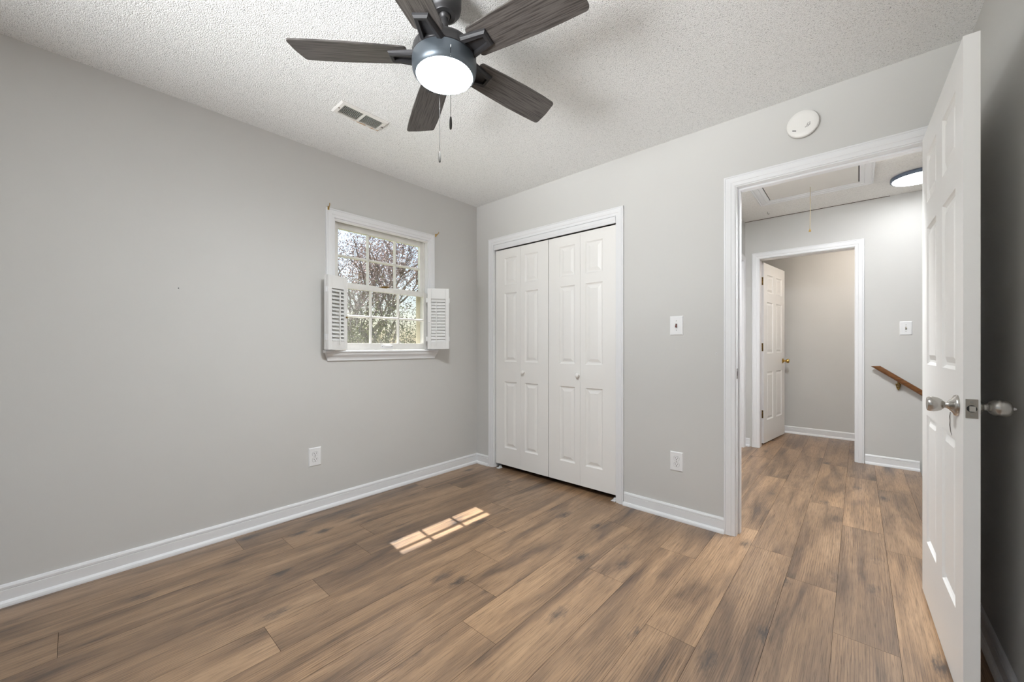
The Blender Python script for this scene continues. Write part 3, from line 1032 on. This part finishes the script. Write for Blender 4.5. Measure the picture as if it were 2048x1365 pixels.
# ------------------------------------------------------------------ outlets and switches (built facing -y)
def plate(name, label, cat, loc, rz, kind_, group):
    t = thing(name, label, cat, loc, rz, group)
    g = G()
    w2, h2 = 0.0405, 0.0615
    g.loft([[(-w2, 0, -h2), (w2, 0, -h2), (w2, 0, h2), (-w2, 0, h2)],
            [(-w2, -0.002, -h2), (w2, -0.002, -h2), (w2, -0.002, h2), (-w2, -0.002, h2)],
            [(-w2 + 0.005, -0.0062, -h2 + 0.005), (w2 - 0.005, -0.0062, -h2 + 0.005), (w2 - 0.005, -0.0062, h2 - 0.005), (-w2 + 0.005, -0.0062, h2 - 0.005)]])
    g.build('cover_plate', PLATE, t)
    if kind_ == 'outlet':
        for s in (1, -1):
            zc = 0.0195 * s
            g = G()
            pts = []
            for a in range(32):
                an = 2 * PI * a / 32
                pts.append((0.0172 * math.cos(an), zc + max(-0.0138, min(0.0138, 0.0172 * math.sin(an)))))
            g.prism(pts, 'Y', -0.0060, -0.0078)
            so = g.build('socket', PLATE, t)
            g = G()
            g.prism([(p[0] * 1.07, zc + (p[1] - zc) * 1.08) for p in pts], 'Y', -0.0060, -0.00635)
            g.build('socket_gap', simple('grey_gap', (0.28, 0.28, 0.28), 0.7), so)
            g = G()
            g.box(-0.0080, -0.0054, -0.0081, -0.0076, zc - 0.001, zc + 0.0088)
            g.box(0.0054, 0.0078, -0.0081, -0.0076, zc, zc + 0.0080)
            g.lathe([(0, -0.0076), (0.0030, -0.0076), (0.0030, -0.0082), (0, -0.0082)], 12, 'Y', (0, 0, zc - 0.0078))
            g.build('socket_slots', BLACK, so)
        g = G()
        g.lathe([(0, -0.006), (0.0032, -0.006), (0.0024, -0.0075), (0, -0.0076)], 12, 'Y')
        g.build('screw', SCREW, t)
    else:
        tm = TOGRED if kind_ == 'red' else TOGW
        g = G()
        g.box(-0.0052, 0.0052, -0.0066, -0.0060, -0.0125, 0.0125)
        to = g.build('toggle_slot', simple('toggle_slot', (0.10, 0.07, 0.05), 0.6) if kind_ == 'red' else BLACK, t)
        g = G()
        zz = -1 if kind_ == 'red' else 1
        g.loft([[(-0.0047, -0.006, -0.007), (0.0047, -0.006, -0.007), (0.0047, -0.006, 0.007), (-0.0047, -0.006, 0.007)],
                [(-0.0038, -0.018, zz * 0.007 - 0.004), (0.0038, -0.018, zz * 0.007 - 0.004), (0.0038, -0.018, zz * 0.007 + 0.004), (-0.0038, -0.018, zz * 0.007 + 0.004)]])
        g.build('toggle', tm, t)
        for s in (1, -1):
            g = G()
            g.lathe([(0, -0.006), (0.0030, -0.006), (0.0022, -0.0075), (0, -0.0076)], 12, 'Y', (0, 0, 0.030 * s))
            g.build('screw', SCREW, t)
    return t
plate('light_switch', 'white light switch with dark red toggle between closet and doorway', 'light switch', (1.861, 0, 1.241), 0, 'red', 'light switches')
plate('light_switch', 'white light switch above the wooden handrail in the hall', 'light switch', (3.053, HY, 1.273), 0, 'ivory', 'light switches')
plate('wall_outlet', 'white duplex outlet low on the wall between closet and doorway', 'outlet', (1.862, 0, 0.371), 0, 'outlet', 'wall outlets')
plate('wall_outlet', 'white duplex outlet low on the wall below the window', 'outlet', (0, -1.4885, 0.367), PI / 2, 'outlet', 'wall outlets')

# small things left in the walls
for x, z, lb in ((1.5475, 1.064, 'small white screw anchor in the wall beside the closet casing'), (2.0935, 1.064, 'small white screw anchor in the wall beside the doorway casing')):
    g = G()
    g.lathe([(0.0045, 0), (0.0045, -0.003), (0.003, -0.0045), (0.0, -0.0045)], 14, 'Y', (x, 0, z))
    g.mi = 1
    g.lathe([(0.002, -0.0044), (0.002, -0.0048), (0, -0.0048)], 10, 'Y', (x, 0, z))
    tag(g.build('wall_anchor', [PLATE, BLACK]), lb, 'screw anchor', 'screw anchors in the wall')
g = G()
g.lathe([(0.0028, 0), (0.0028, 0.002), (0, 0.003)], 10, 'X', (0, -2.191, 1.421))
tag(g.build('wall_nail', BLACK), 'tiny dark nail head alone on the grey window wall', 'nail')

# smoke alarm
t = thing('smoke_alarm', 'round white smoke alarm on the wall above the doorway', 'smoke alarm', (2.512, 0, 2.277))
g = G()
g.lathe([(0.062, 0), (0.062, -0.008), (0.067, -0.009), (0.0705, -0.014), (0.0705, -0.022), (0.068, -0.029), (0.062, -0.033), (0.045, -0.0352), (0, -0.036)], 72, 'Y')
g.build('alarm_body', IVORY, t)
g = G()
g.M = Matrix.Translation((-0.034, -0.0353, -0.030)) @ Matrix.Rotation(R(20), 4, 'Y')
g.box(-0.0088, 0.0088, -0.0012, 0.0015, -0.0017, 0.0017, 0.0005)
g.build('sounder_slot', BLACK, t)
g = G()
MG = simple('grey_print', (0.16, 0.155, 0.15), 0.6)
def stroke(g, a, b, wd=0.0009):
    a, b = Vector(a), Vector(b)
    d = (b - a).normalized() * wd
    n_ = Vector((-d.y, d.x))
    q = [a + n_ - d, b + n_ + d, b - n_ + d, a - n_ - d]
    g.prism([(p.x, p.y) for p in q], 'Y', -0.0347, -0.0361)
sx_, sz_ = 0.026, -0.018
stroke(g, (sx_ - 0.006, sz_ + 0.001), (sx_ - 0.001, sz_ + 0.011))
stroke(g, (sx_ - 0.006, sz_ + 0.001), (sx_ - 0.001, sz_ - 0.003))
stroke(g, (sx_ + 0.004, sz_ + 0.009), (sx_ + 0.007, sz_ + 0.013))
stroke(g, (sx_ - 0.001, sz_ - 0.003), (sx_ + 0.008, sz_ + 0.007))
stroke(g, (sx_ - 0.004, sz_ - 0.009), (sx_ + 0.008, sz_ + 0.001), 0.0007)
stroke(g, (sx_ - 0.013, sz_ - 0.009), (sx_ - 0.006, sz_ - 0.004), 0.0013)
g.build('printed_symbol', MG, t)
g = G()
for k in range(26):
    a = R(-150 + k * 4.6)
    r0 = 0.0712
    g.M = Matrix.Translation((r0 * math.cos(a) * 0.985, -0.018, r0 * math.sin(a) * 0.985)) @ Matrix.Rotation(-a, 4, 'Y')
    g.box(-0.0008, 0.0006, -0.0030, 0.0030, -0.0022, 0.0022)
g.build('vent_slots', simple('alarm_slots', (0.35, 0.34, 0.32), 0.7), t)

# ceiling vent
t = thing('ceiling_vent', 'white ceiling air vent with rust-stained edge beside the fan', 'air vent', (0.578, -1.4595, H))
g = G()
ox, oy, ix, iy = 0.069, 0.1425, 0.046, 0.117
def rect(x, y, z):
    return [(-x, -y, z), (x, -y, z), (x, y, z), (-x, y, z)]
g.loft([rect(ox, oy, 0), rect(ox, oy, -0.002), rect(ox - 0.008, oy - 0.008, -0.0075), rect(ix, iy, -0.0085), rect(ix, iy, -0.001)], cap0=False, cap1=False)
g.box(-ix, ix, -0.007, 0.007, -0.008, -0.002)
g.build('vent_frame', VENT, t)
g = G()
g.box(-ix, ix, -iy, iy, -0.0016, -0.0006)
g.build('vent_throat', BLACK, t)
for s in (-1, 1):
    g = G()
    for k in range(15):
        y = s * (0.0115 + k * 0.0071)
        g.prism([(y + 0.0014, -0.0020), (y + 0.0018, -0.0020), (y - 0.0009, -0.0082), (y - 0.0016, -0.0082)], 'X', -ix, ix)
    g.build('louver_bank', VENT, t)
for y in (-0.128, 0.128):
    g = G()
    g.lathe([(0.0042, -0.0070), (0.0036, -0.0100), (0, -0.0104)], 12, 'Z', (0, y, 0))
    g.build('screw', simple('rust_screw', (0.10, 0.06, 0.035), 0.6), t)
g = G()
g.box(0.004, 0.008, 0.131, 0.1335, -0.016, -0.006)
g.build('damper_lever', SCREW, t)

# ------------------------------------------------------------------ ceiling fan
FC = Vector((1.5595, -1.6331, 0))
t = thing('ceiling_fan', 'dark five-blade ceiling fan with lit round lamp', 'ceiling fan', (FC.x, FC.y, H))
def Z(p):
    return [(r, z - H) for r, z in p]
g = G()
g.lathe(Z([(0.0, 2.44), (0.062, 2.44), (0.063, 2.435), (0.063, 2.395), (0.060, 2.378), (0.052, 2.366), (0.042, 2.362), (0.040, 2.359), (0.024, 2.359), (0.022, 2.366), (0.0, 2.366)]), 56)
cn = g.build('canopy', BRONZE, t)
g = G()
g.lathe([(0.003, 0.0), (0.003, 0.004), (0.0045, 0.0045), (0.0045, 0.007), (0, 0.0075)], 10, 'X', (0.062, 0.0, -0.012))
sc1 = g.build('screw', BRONZE, cn)
sc2 = copy_tree(sc1, cn)
sc2.rotation_euler = (0, 0, R(35))
g = G()
g.ball((0, 0, 2.364 - H), 0.0215, 3)
g.lathe(Z([(0.0135, 2.37), (0.0135, 2.29), (0.015, 2.288), (0.021, 2.284), (0.023, 2.276), (0.023, 2.262), (0.030, 2.252), (0.036, 2.244), (0.0, 2.244)]), 36)
g.build('downrod', BRONZE, t)
g = G()
g.lathe(Z([(0.0, 2.247), (0.084, 2.247), (0.094, 2.243), (0.110, 2.233), (0.1175, 2.222), (0.119, 2.214), (0.119, 2.194), (0.117, 2.1915), (0.0, 2.1915)]), 72)
mh = g.build('motor_housing', BRONZE, t)
g = G()
g.box(0.1180, 0.1196, -0.0006, 0.0006, 2.195 - H, 2.220 - H)
hs = g.build('housing_seam', BLACK, mh)
for k in range(10):
    h2 = hs if k == 0 else copy_tree(hs, mh)
    h2.rotation_euler = (0, 0, R(36 * k + 20))
g = G()
g.lathe(Z([(0.0, 2.190), (0.116, 2.190), (0.1195, 2.187), (0.1205, 2.182), (0.1205, 2.158), (0.1185, 2.144), (0.1135, 2.134), (0.1075, 2.1285), (0.1045, 2.1285), (0.1045, 2.136), (0.0, 2.136)]), 80)
g.build('light_kit', DRUM, t)
g = G()
pr = [(0.1040, 2.1335)]
for k in range(0, 11):
    a = R(90 * k / 10)
    pr.append((0.1035 * math.cos(a), 2.1300 - 0.0165 * math.sin(a)))
g.lathe(Z(pr), 72)
lo = g.build('lamp_lens', LENS, t)
lo['label'] = 'glowing white round lens'

PITCH = R(-11)
def blade_outline():
    pts = []
    def corner(cx, cy, r, a0, a1, n=6):
        for i in range(n + 1):
            a = R(a0 + (a1 - a0) * i / n)
            pts.append((cx + r * math.cos(a), cy + r * math.sin(a)))
    corner(0.149, -0.044, 0.014, 180, 270)
    pts += [(0.24, -0.0635), (0.36, -0.0690), (0.46, -0.0695)]
    corner(0.522, -0.0530, 0.014, -90, -8)
    pts.append((0.5475, 0.0))
    corner(0.537, 0.0540, 0.014, 5, 90)
    pts += [(0.46, 0.0695), (0.36, 0.0690), (0.24, 0.0635)]
    corner(0.149, 0.044, 0.014, 90, 180)
    return pts
def make_blade(az):
    g = G()
    th = 0.0055
    out = blade_outline()
    g.loft([[(x, y, -th / 2) for x, y in out], [(x, y, th / 2) for x, y in out]])
    b = g.build('blade', BLADE, t)
    b.location = (0, 0, 2.2035 - H)
    b.rotation_euler = (PITCH, 0, R(az))
    # cast blade arm: trapezoid with an open window
    g = G()
    def quad(r0, h0, r1, h1, z0, z1):
        return [(r0, -h0, z0), (r1, -h1, z1), (r1, h1, z1), (r0, h0, z0)]
    zb = -th / 2
    g.loft([quad(0.088, 0.052, 0.2055, 0.030, zb, zb), quad(0.088, 0.050, 0.2040, 0.0285, zb - 0.009, zb - 0.006),
            quad(0.090, 0.044, 0.1985, 0.0235, zb - 0.017, zb - 0.0125), quad(0.118, 0.0255, 0.1880, 0.0140, zb - 0.0165, zb - 0.0115),
            quad(0.118, 0.0240, 0.1865, 0.0130, zb - 0.002, zb - 0.002)], cap0=False, cap1=True)
    a = g.build('blade_arm', ARM, b)
    return b
b0 = make_blade(10.7)
for az in (10.7 + 71.8, 10.7 + 143.6, 10.7 + 215.0, 10.7 + 288.0):
    b = copy_tree(b0, t)
    b.location = b0.location
    b.rotation_euler = (PITCH, 0, R(az))

fw = Vector((math.sin(YAW), -math.cos(YAW), 0))
rt = Vector((math.cos(YAW), math.sin(YAW), 0))
def pull(off, ztop, zbot):
    g = G()
    n = int((ztop - (zbot + 0.043)) / 0.0042)
    for i in range(n):
        g.ball((off.x, off.y, ztop - i * 0.0042 - H), 0.0016, 1)
    g.tube([(off.x, off.y, ztop - H), (off.x, off.y, zbot + 0.04 - H)], 0.0005, 5)
    g.ball((off.x, off.y, ztop - 0.075 - H), 0.0026, 1)
    c = g.build('pull_chain', CHAIN, t)
    g = G()
    g.lathe(Z([(0, zbot + 0.0435), (0.0030, zbot + 0.0430), (0.0045, zbot + 0.032), (0.0050, zbot + 0.018), (0.0042, zbot + 0.003), (0.0030, zbot), (0, zbot)]), 16, 'Z', (off.x, off.y, 0))
    g.build('pull_fob', FOB, c)
    g = G()
    tocen = Vector((off.x, off.y, 0)).normalized()
    pts = []
    for a in range(13):
        an = 2 * PI * a / 12
        pts.append((off.x + 0.0006 + tocen.x * 0.004 * math.cos(an) - tocen.x * 0.002, off.y + tocen.y * 0.004 * math.cos(an) - tocen.y * 0.002, ztop + 0.003 - H + 0.004 * math.sin(an)))
    g.tube(pts, 0.0009, 6)
    g.build('chain_eyelet', PLATE, c)
pull(fw * 0.1185 + rt * 0.0415, 2.153, 1.864)
pull(-fw * 0.1185 - rt * 0.0405, 2.153, 1.861)

# ------------------------------------------------------------------ hall fittings
t = thing('attic_hatch', 'white framed attic hatch with pull cord in the hall ceiling', 'attic hatch', (2.42, 1.25, HH))
g = G()
P = [(w_ * 1.52, h) for w_, h in CASING]
def cl(xa, xb, ya, yb):
    M_ = []
    for (sx, sy) in ((0, 0), (1, 0), (1, 1), (0, 1), (0, 0)):
        M_.append([((xa - w_) if sx == 0 else (xb + w_), (ya - w_) if sy == 0 else (yb + w_), -h) for w_, h in P])
    return M_
hx0, hx1, hy0, hy1 = 2.105 - 2.42, 2.739 - 2.42, 0.62 - 1.25, 1.816 - 1.25
g.loft(cl(hx0, hx1, hy0, hy1), cap0=False, cap1=False)
g.build('hatch_frame', TRIM, t)
g = G()
g.box(hx0 + 0.006, hx1 - 0.007, hy0 + 0.006, hy1 - 0.003, -0.006, -0.001)
hp = g.build('hatch_panel', HATCHP, t)
g = G()
g.box(hx0, hx1, hy0, hy1, -0.0012, -0.0004)
g.build('hatch_gap', DARKHOLE, t)
g = G()
g.tube([(0.0, 1.669 - 1.25, -0.006), (0.001, 1.669 - 1.25, -0.20), (-0.002, 1.669 - 1.25, 2.125 - HH)], 0.0022, 6)
pc = g.build('pull_cord', CORD, t)
g = G()
g.lathe([(0, 0.022), (0.003, 0.021), (0.0045, 0.012), (0.0095, 0.0), (0.0085, -0.004), (0, -0.006)], 16, 'Z', (-0.002, 1.669 - 1.25, 2.107 - HH))
g.build('cord_knob', BRASS, pc)

t = thing('ceiling_light', 'flat round ceiling light with dark rim in the hall', 'ceiling light', (3.10, 1.958, HH))
g = G()
g.lathe([(0.0, 0), (0.160, 0), (0.171, -0.003), (0.172, -0.010), (0.172, -0.028), (0.168, -0.032), (0.160, -0.032), (0.160, -0.026), (0, -0.026)], 80)
g.build('light_rim', RIMBLUE, t)
g = G()
g.lathe([(0.1598, -0.0265), (0.1598, -0.0325), (0.152, -0.0345), (0, -0.0345)], 80)
df = g.build('diffuser', DIFF, t)
HL = t
df['label'] = 'glowing white diffuser'

g = G()
g.tube([(2.033, 2.18, HH), (2.033, 2.18, HH - 0.014), (2.037, 2.18, HH - 0.024), (2.044, 2.18, HH - 0.027), (2.049, 2.18, HH - 0.021)], 0.0022, 8)
tag(g.build('ceiling_hook', SCREW), 'tiny dark screw hook in the hall ceiling', 'hook')

h2 = copy_tree(HL)  # added second disc, out of view, to brighten the hall
h2.location = (2.45, 0.325, HH)
for c_ in h2.children:
    if c_.name.startswith('diffuser'):
        c_.data = c_.data.copy()
        c_.data.materials[0] = emis('lit_diffuser_near_fill', (0.95, 0.98, 1.0), HALL_FILL)
tag(h2, 'added flat round fill light in the hall just inside the bedroom doorway', 'ceiling light')
t = thing('ceiling_light', 'added small round fill light in the room beyond the hall', 'ceiling light', (2.86, 2.86, HH))
g = G()  # added lamp, out of view, to light the far room
g.lathe([(0.0, 0), (0.13, 0), (0.13, -0.02), (0.125, -0.024), (0, -0.024)], 40)
g.build('light_rim', PLATE, t)
g = G()
g.lathe([(0.115, -0.022), (0.115, -0.030), (0.10, -0.034), (0, -0.036)], 40)
g.build('diffuser', emis('warm_fill_diffuser', (1.0, 0.90, 0.79), 62.0), t)

# handrail
t = thing('handrail', 'brown wooden stair handrail on the hall wall', 'handrail', (2.86, HY - 0.07, 0.92))
sl = (0.701 - 0.9225) / (3.153 - 2.861)
g = G()
sec = []
for a in range(16):
    an = 2 * PI * a / 16
    sec.append((0.027 * math.copysign(abs(math.cos(an)) ** 0.7, math.cos(an)), 0.0215 * math.copysign(abs(math.sin(an)) ** 0.8, math.sin(an))))
L_ = 1.9
dirv = Vector((1, 0, sl)).normalized()
up = Vector((-dirv.z, 0, dirv.x))
def rr(s, skew=0):
    return [tuple(dirv * (s + skew * v) + Vector((0, u, 0)) + up * v) for u, v in sec]
g.loft([rr(-0.012, 1.15), rr(0.03), rr(L_)], smooth=True)
g.build('rail', RAILW, t)
for xb in (3.003 - 2.86, 3.003 - 2.86 + 0.9):
    zr = xb * sl
    g = G()
    yw = 0.07
    g.prism([(xb - 0.019, zr - 0.042), (xb + 0.019, zr - 0.042), (xb + 0.011, zr - 0.085), (xb, zr - 0.105), (xb - 0.011, zr - 0.085)], 'Y', yw - 0.012, yw)
    g.tube([(xb, yw - 0.012, zr - 0.062), (xb, 0.02, zr - 0.060), (xb, 0.0, zr - 0.045), (xb, 0.0, zr - 0.018)], [0.011, 0.009, 0.008, 0.010], 10)
    g.build('rail_bracket', OLDBRASS, t)

# stairs going down behind the open door
g = G()
for k in range(9):
    g.box(SX + 0.062 + 0.22 * k, SX + 0.062 + 0.22 * (k + 1) + 0.02, 1.381, HY - 0.001, -0.19 * (k + 1) - 0.9, -0.19 * (k + 1))
tag(g.build('floor_stairs', simple('stair_carpet', (0.30, 0.27, 0.23), 0.95, bump=(120, 0.4, 0.01))), 'stairs going down beside the hall handrail', 'stairs', kind='structure')
# ------------------------------------------------------------------ outdoors beyond the window
struct_boxes('trim_5', 'roof overhang outside above the small window', 'soffit', [(-0.75, -0.13, -4.0, 1.5, 2.540, 2.68)], SIDING)
g = G()
g.box(-60, -0.2, -40, 60, -3.3, -3.1)
tag(g.build('ground', LAWN), 'ground outside below the window', 'ground', kind='structure')

def tree(label, x, y, h, crown_r, crown_z, leafm, nleaf, lsize, seed, spread=1.0):
    rnd = random.Random(seed)
    t = thing('tree', label, 'tree', (x, y, -3.1), group='trees outside the window')
    g = G()
    tips = []
    def branch(p, d, ln, r, depth):
        pts = [p]
        q = p.copy()
        n = 4
        for i in range(n):
            d = (d + Vector((rnd.uniform(-1, 1), rnd.uniform(-1, 1), rnd.uniform(-0.5, 0.9))) * 0.16).normalized()
            q = q + d * ln / n
            pts.append(q.copy())
        g.tube(pts, [r * (1 - 0.5 * i / n) for i in range(n + 1)], 6 if depth < 2 else 4)
        if depth >= 4:
            tips.append(q)
            return
        if depth >= 2:
            tips.append(q)
        k = rnd.choice((3, 3, 4)) if depth < 3 else 3
        for i in range(k):
            a = rnd.uniform(0, 2 * PI)
            dd = (d * 0.75 + Vector((math.cos(a), math.sin(a), rnd.uniform(-0.1, 0.6))) * 0.75 * spread).normalized()
            st = pts[rnd.choice((2, 3, 4))]
            branch(st.copy(), dd, ln * rnd.uniform(0.55, 0.78), r * 0.52, depth + 1)
    branch(Vector((0, 0, 0)), Vector((rnd.uniform(-0.06, 0.06), rnd.uniform(-0.06, 0.06), 1)).normalized(), h * 0.42, h * 0.022, 0)
    g.build('trunk', BARK, t)
    vs, fs = [], []
    for i in range(nleaf):
        c = rnd.choice(tips) + Vector((rnd.gauss(0, 1), rnd.gauss(0, 1), rnd.gauss(0, 0.8))) * crown_r * 0.17
        s = lsize * rnd.uniform(0.6, 1.4)
        u = Vector((rnd.gauss(0, 1), rnd.gauss(0, 1), rnd.gauss(0, 1))).normalized()
        v = u.orthogonal().normalized()
        v = (Matrix.Rotation(rnd.uniform(0, 2 * PI), 3, u) @ v)
        wv = u.cross(v)
        b = len(vs)
        vs += [tuple(c - v * s), tuple(c + wv * s * 0.45), tuple(c + v * s), tuple(c - wv * s * 0.45)]
        fs.append((b, b + 1, b + 2, b + 3))
    me = bpy.data.meshes.new('foliage')
    me.from_pydata(vs, [], fs)
    me.materials.append(leafm)
    fo = bpy.data.objects.new('foliage', me)
    COL.objects.link(fo)
    fo.parent = t
    fo['kind'] = 'stuff'
    return t
tree('pink budding tree with spreading limbs just outside the upper panes', -8.5, 3.2, 8.2, 2.0, 5, LEAF_PINK, 15000, 0.024, 3, 0.75)
tree('pinkish bare-looking tree farther back behind the budding tree', -15.5, 6.0, 10.4, 3.0, 6, LEAF_PINK, 15000, 0.045, 5, 0.75)
tree('yellow green tree seen at the right of the upper sash', -6.3, 6.9, 6.6, 1.3, 4, LEAF_YEL, 10000, 0.026, 8, 0.7)
tree('red leafed tree behind the yellow green one', -9.6, 11.8, 8.4, 1.6, 5, LEAF_RED, 9000, 0.035, 13, 0.7)
tree('low green tree filling the lower panes', -4.6, 1.4, 5.0, 1.5, 3, LEAF_GREEN, 15000, 0.022, 21, 0.65)
tree('tall pinkish tree at the left shutter behind the low green tree', -17.0, -1.6, 9.8, 2.8, 5, LEAF_PINK, 11000, 0.05, 55, 0.75)
for k, (tx, ty) in enumerate(((-24, 2.0), (-23.5, 10.0), (-21.5, 18.0))):
    tree('green tree of the distant row along the yard', tx, ty, 6.8, 2.4, 3, LEAF_GREEN if k % 2 else LEAF_YEL, 12000, 0.07, 70 + k, 0.8)
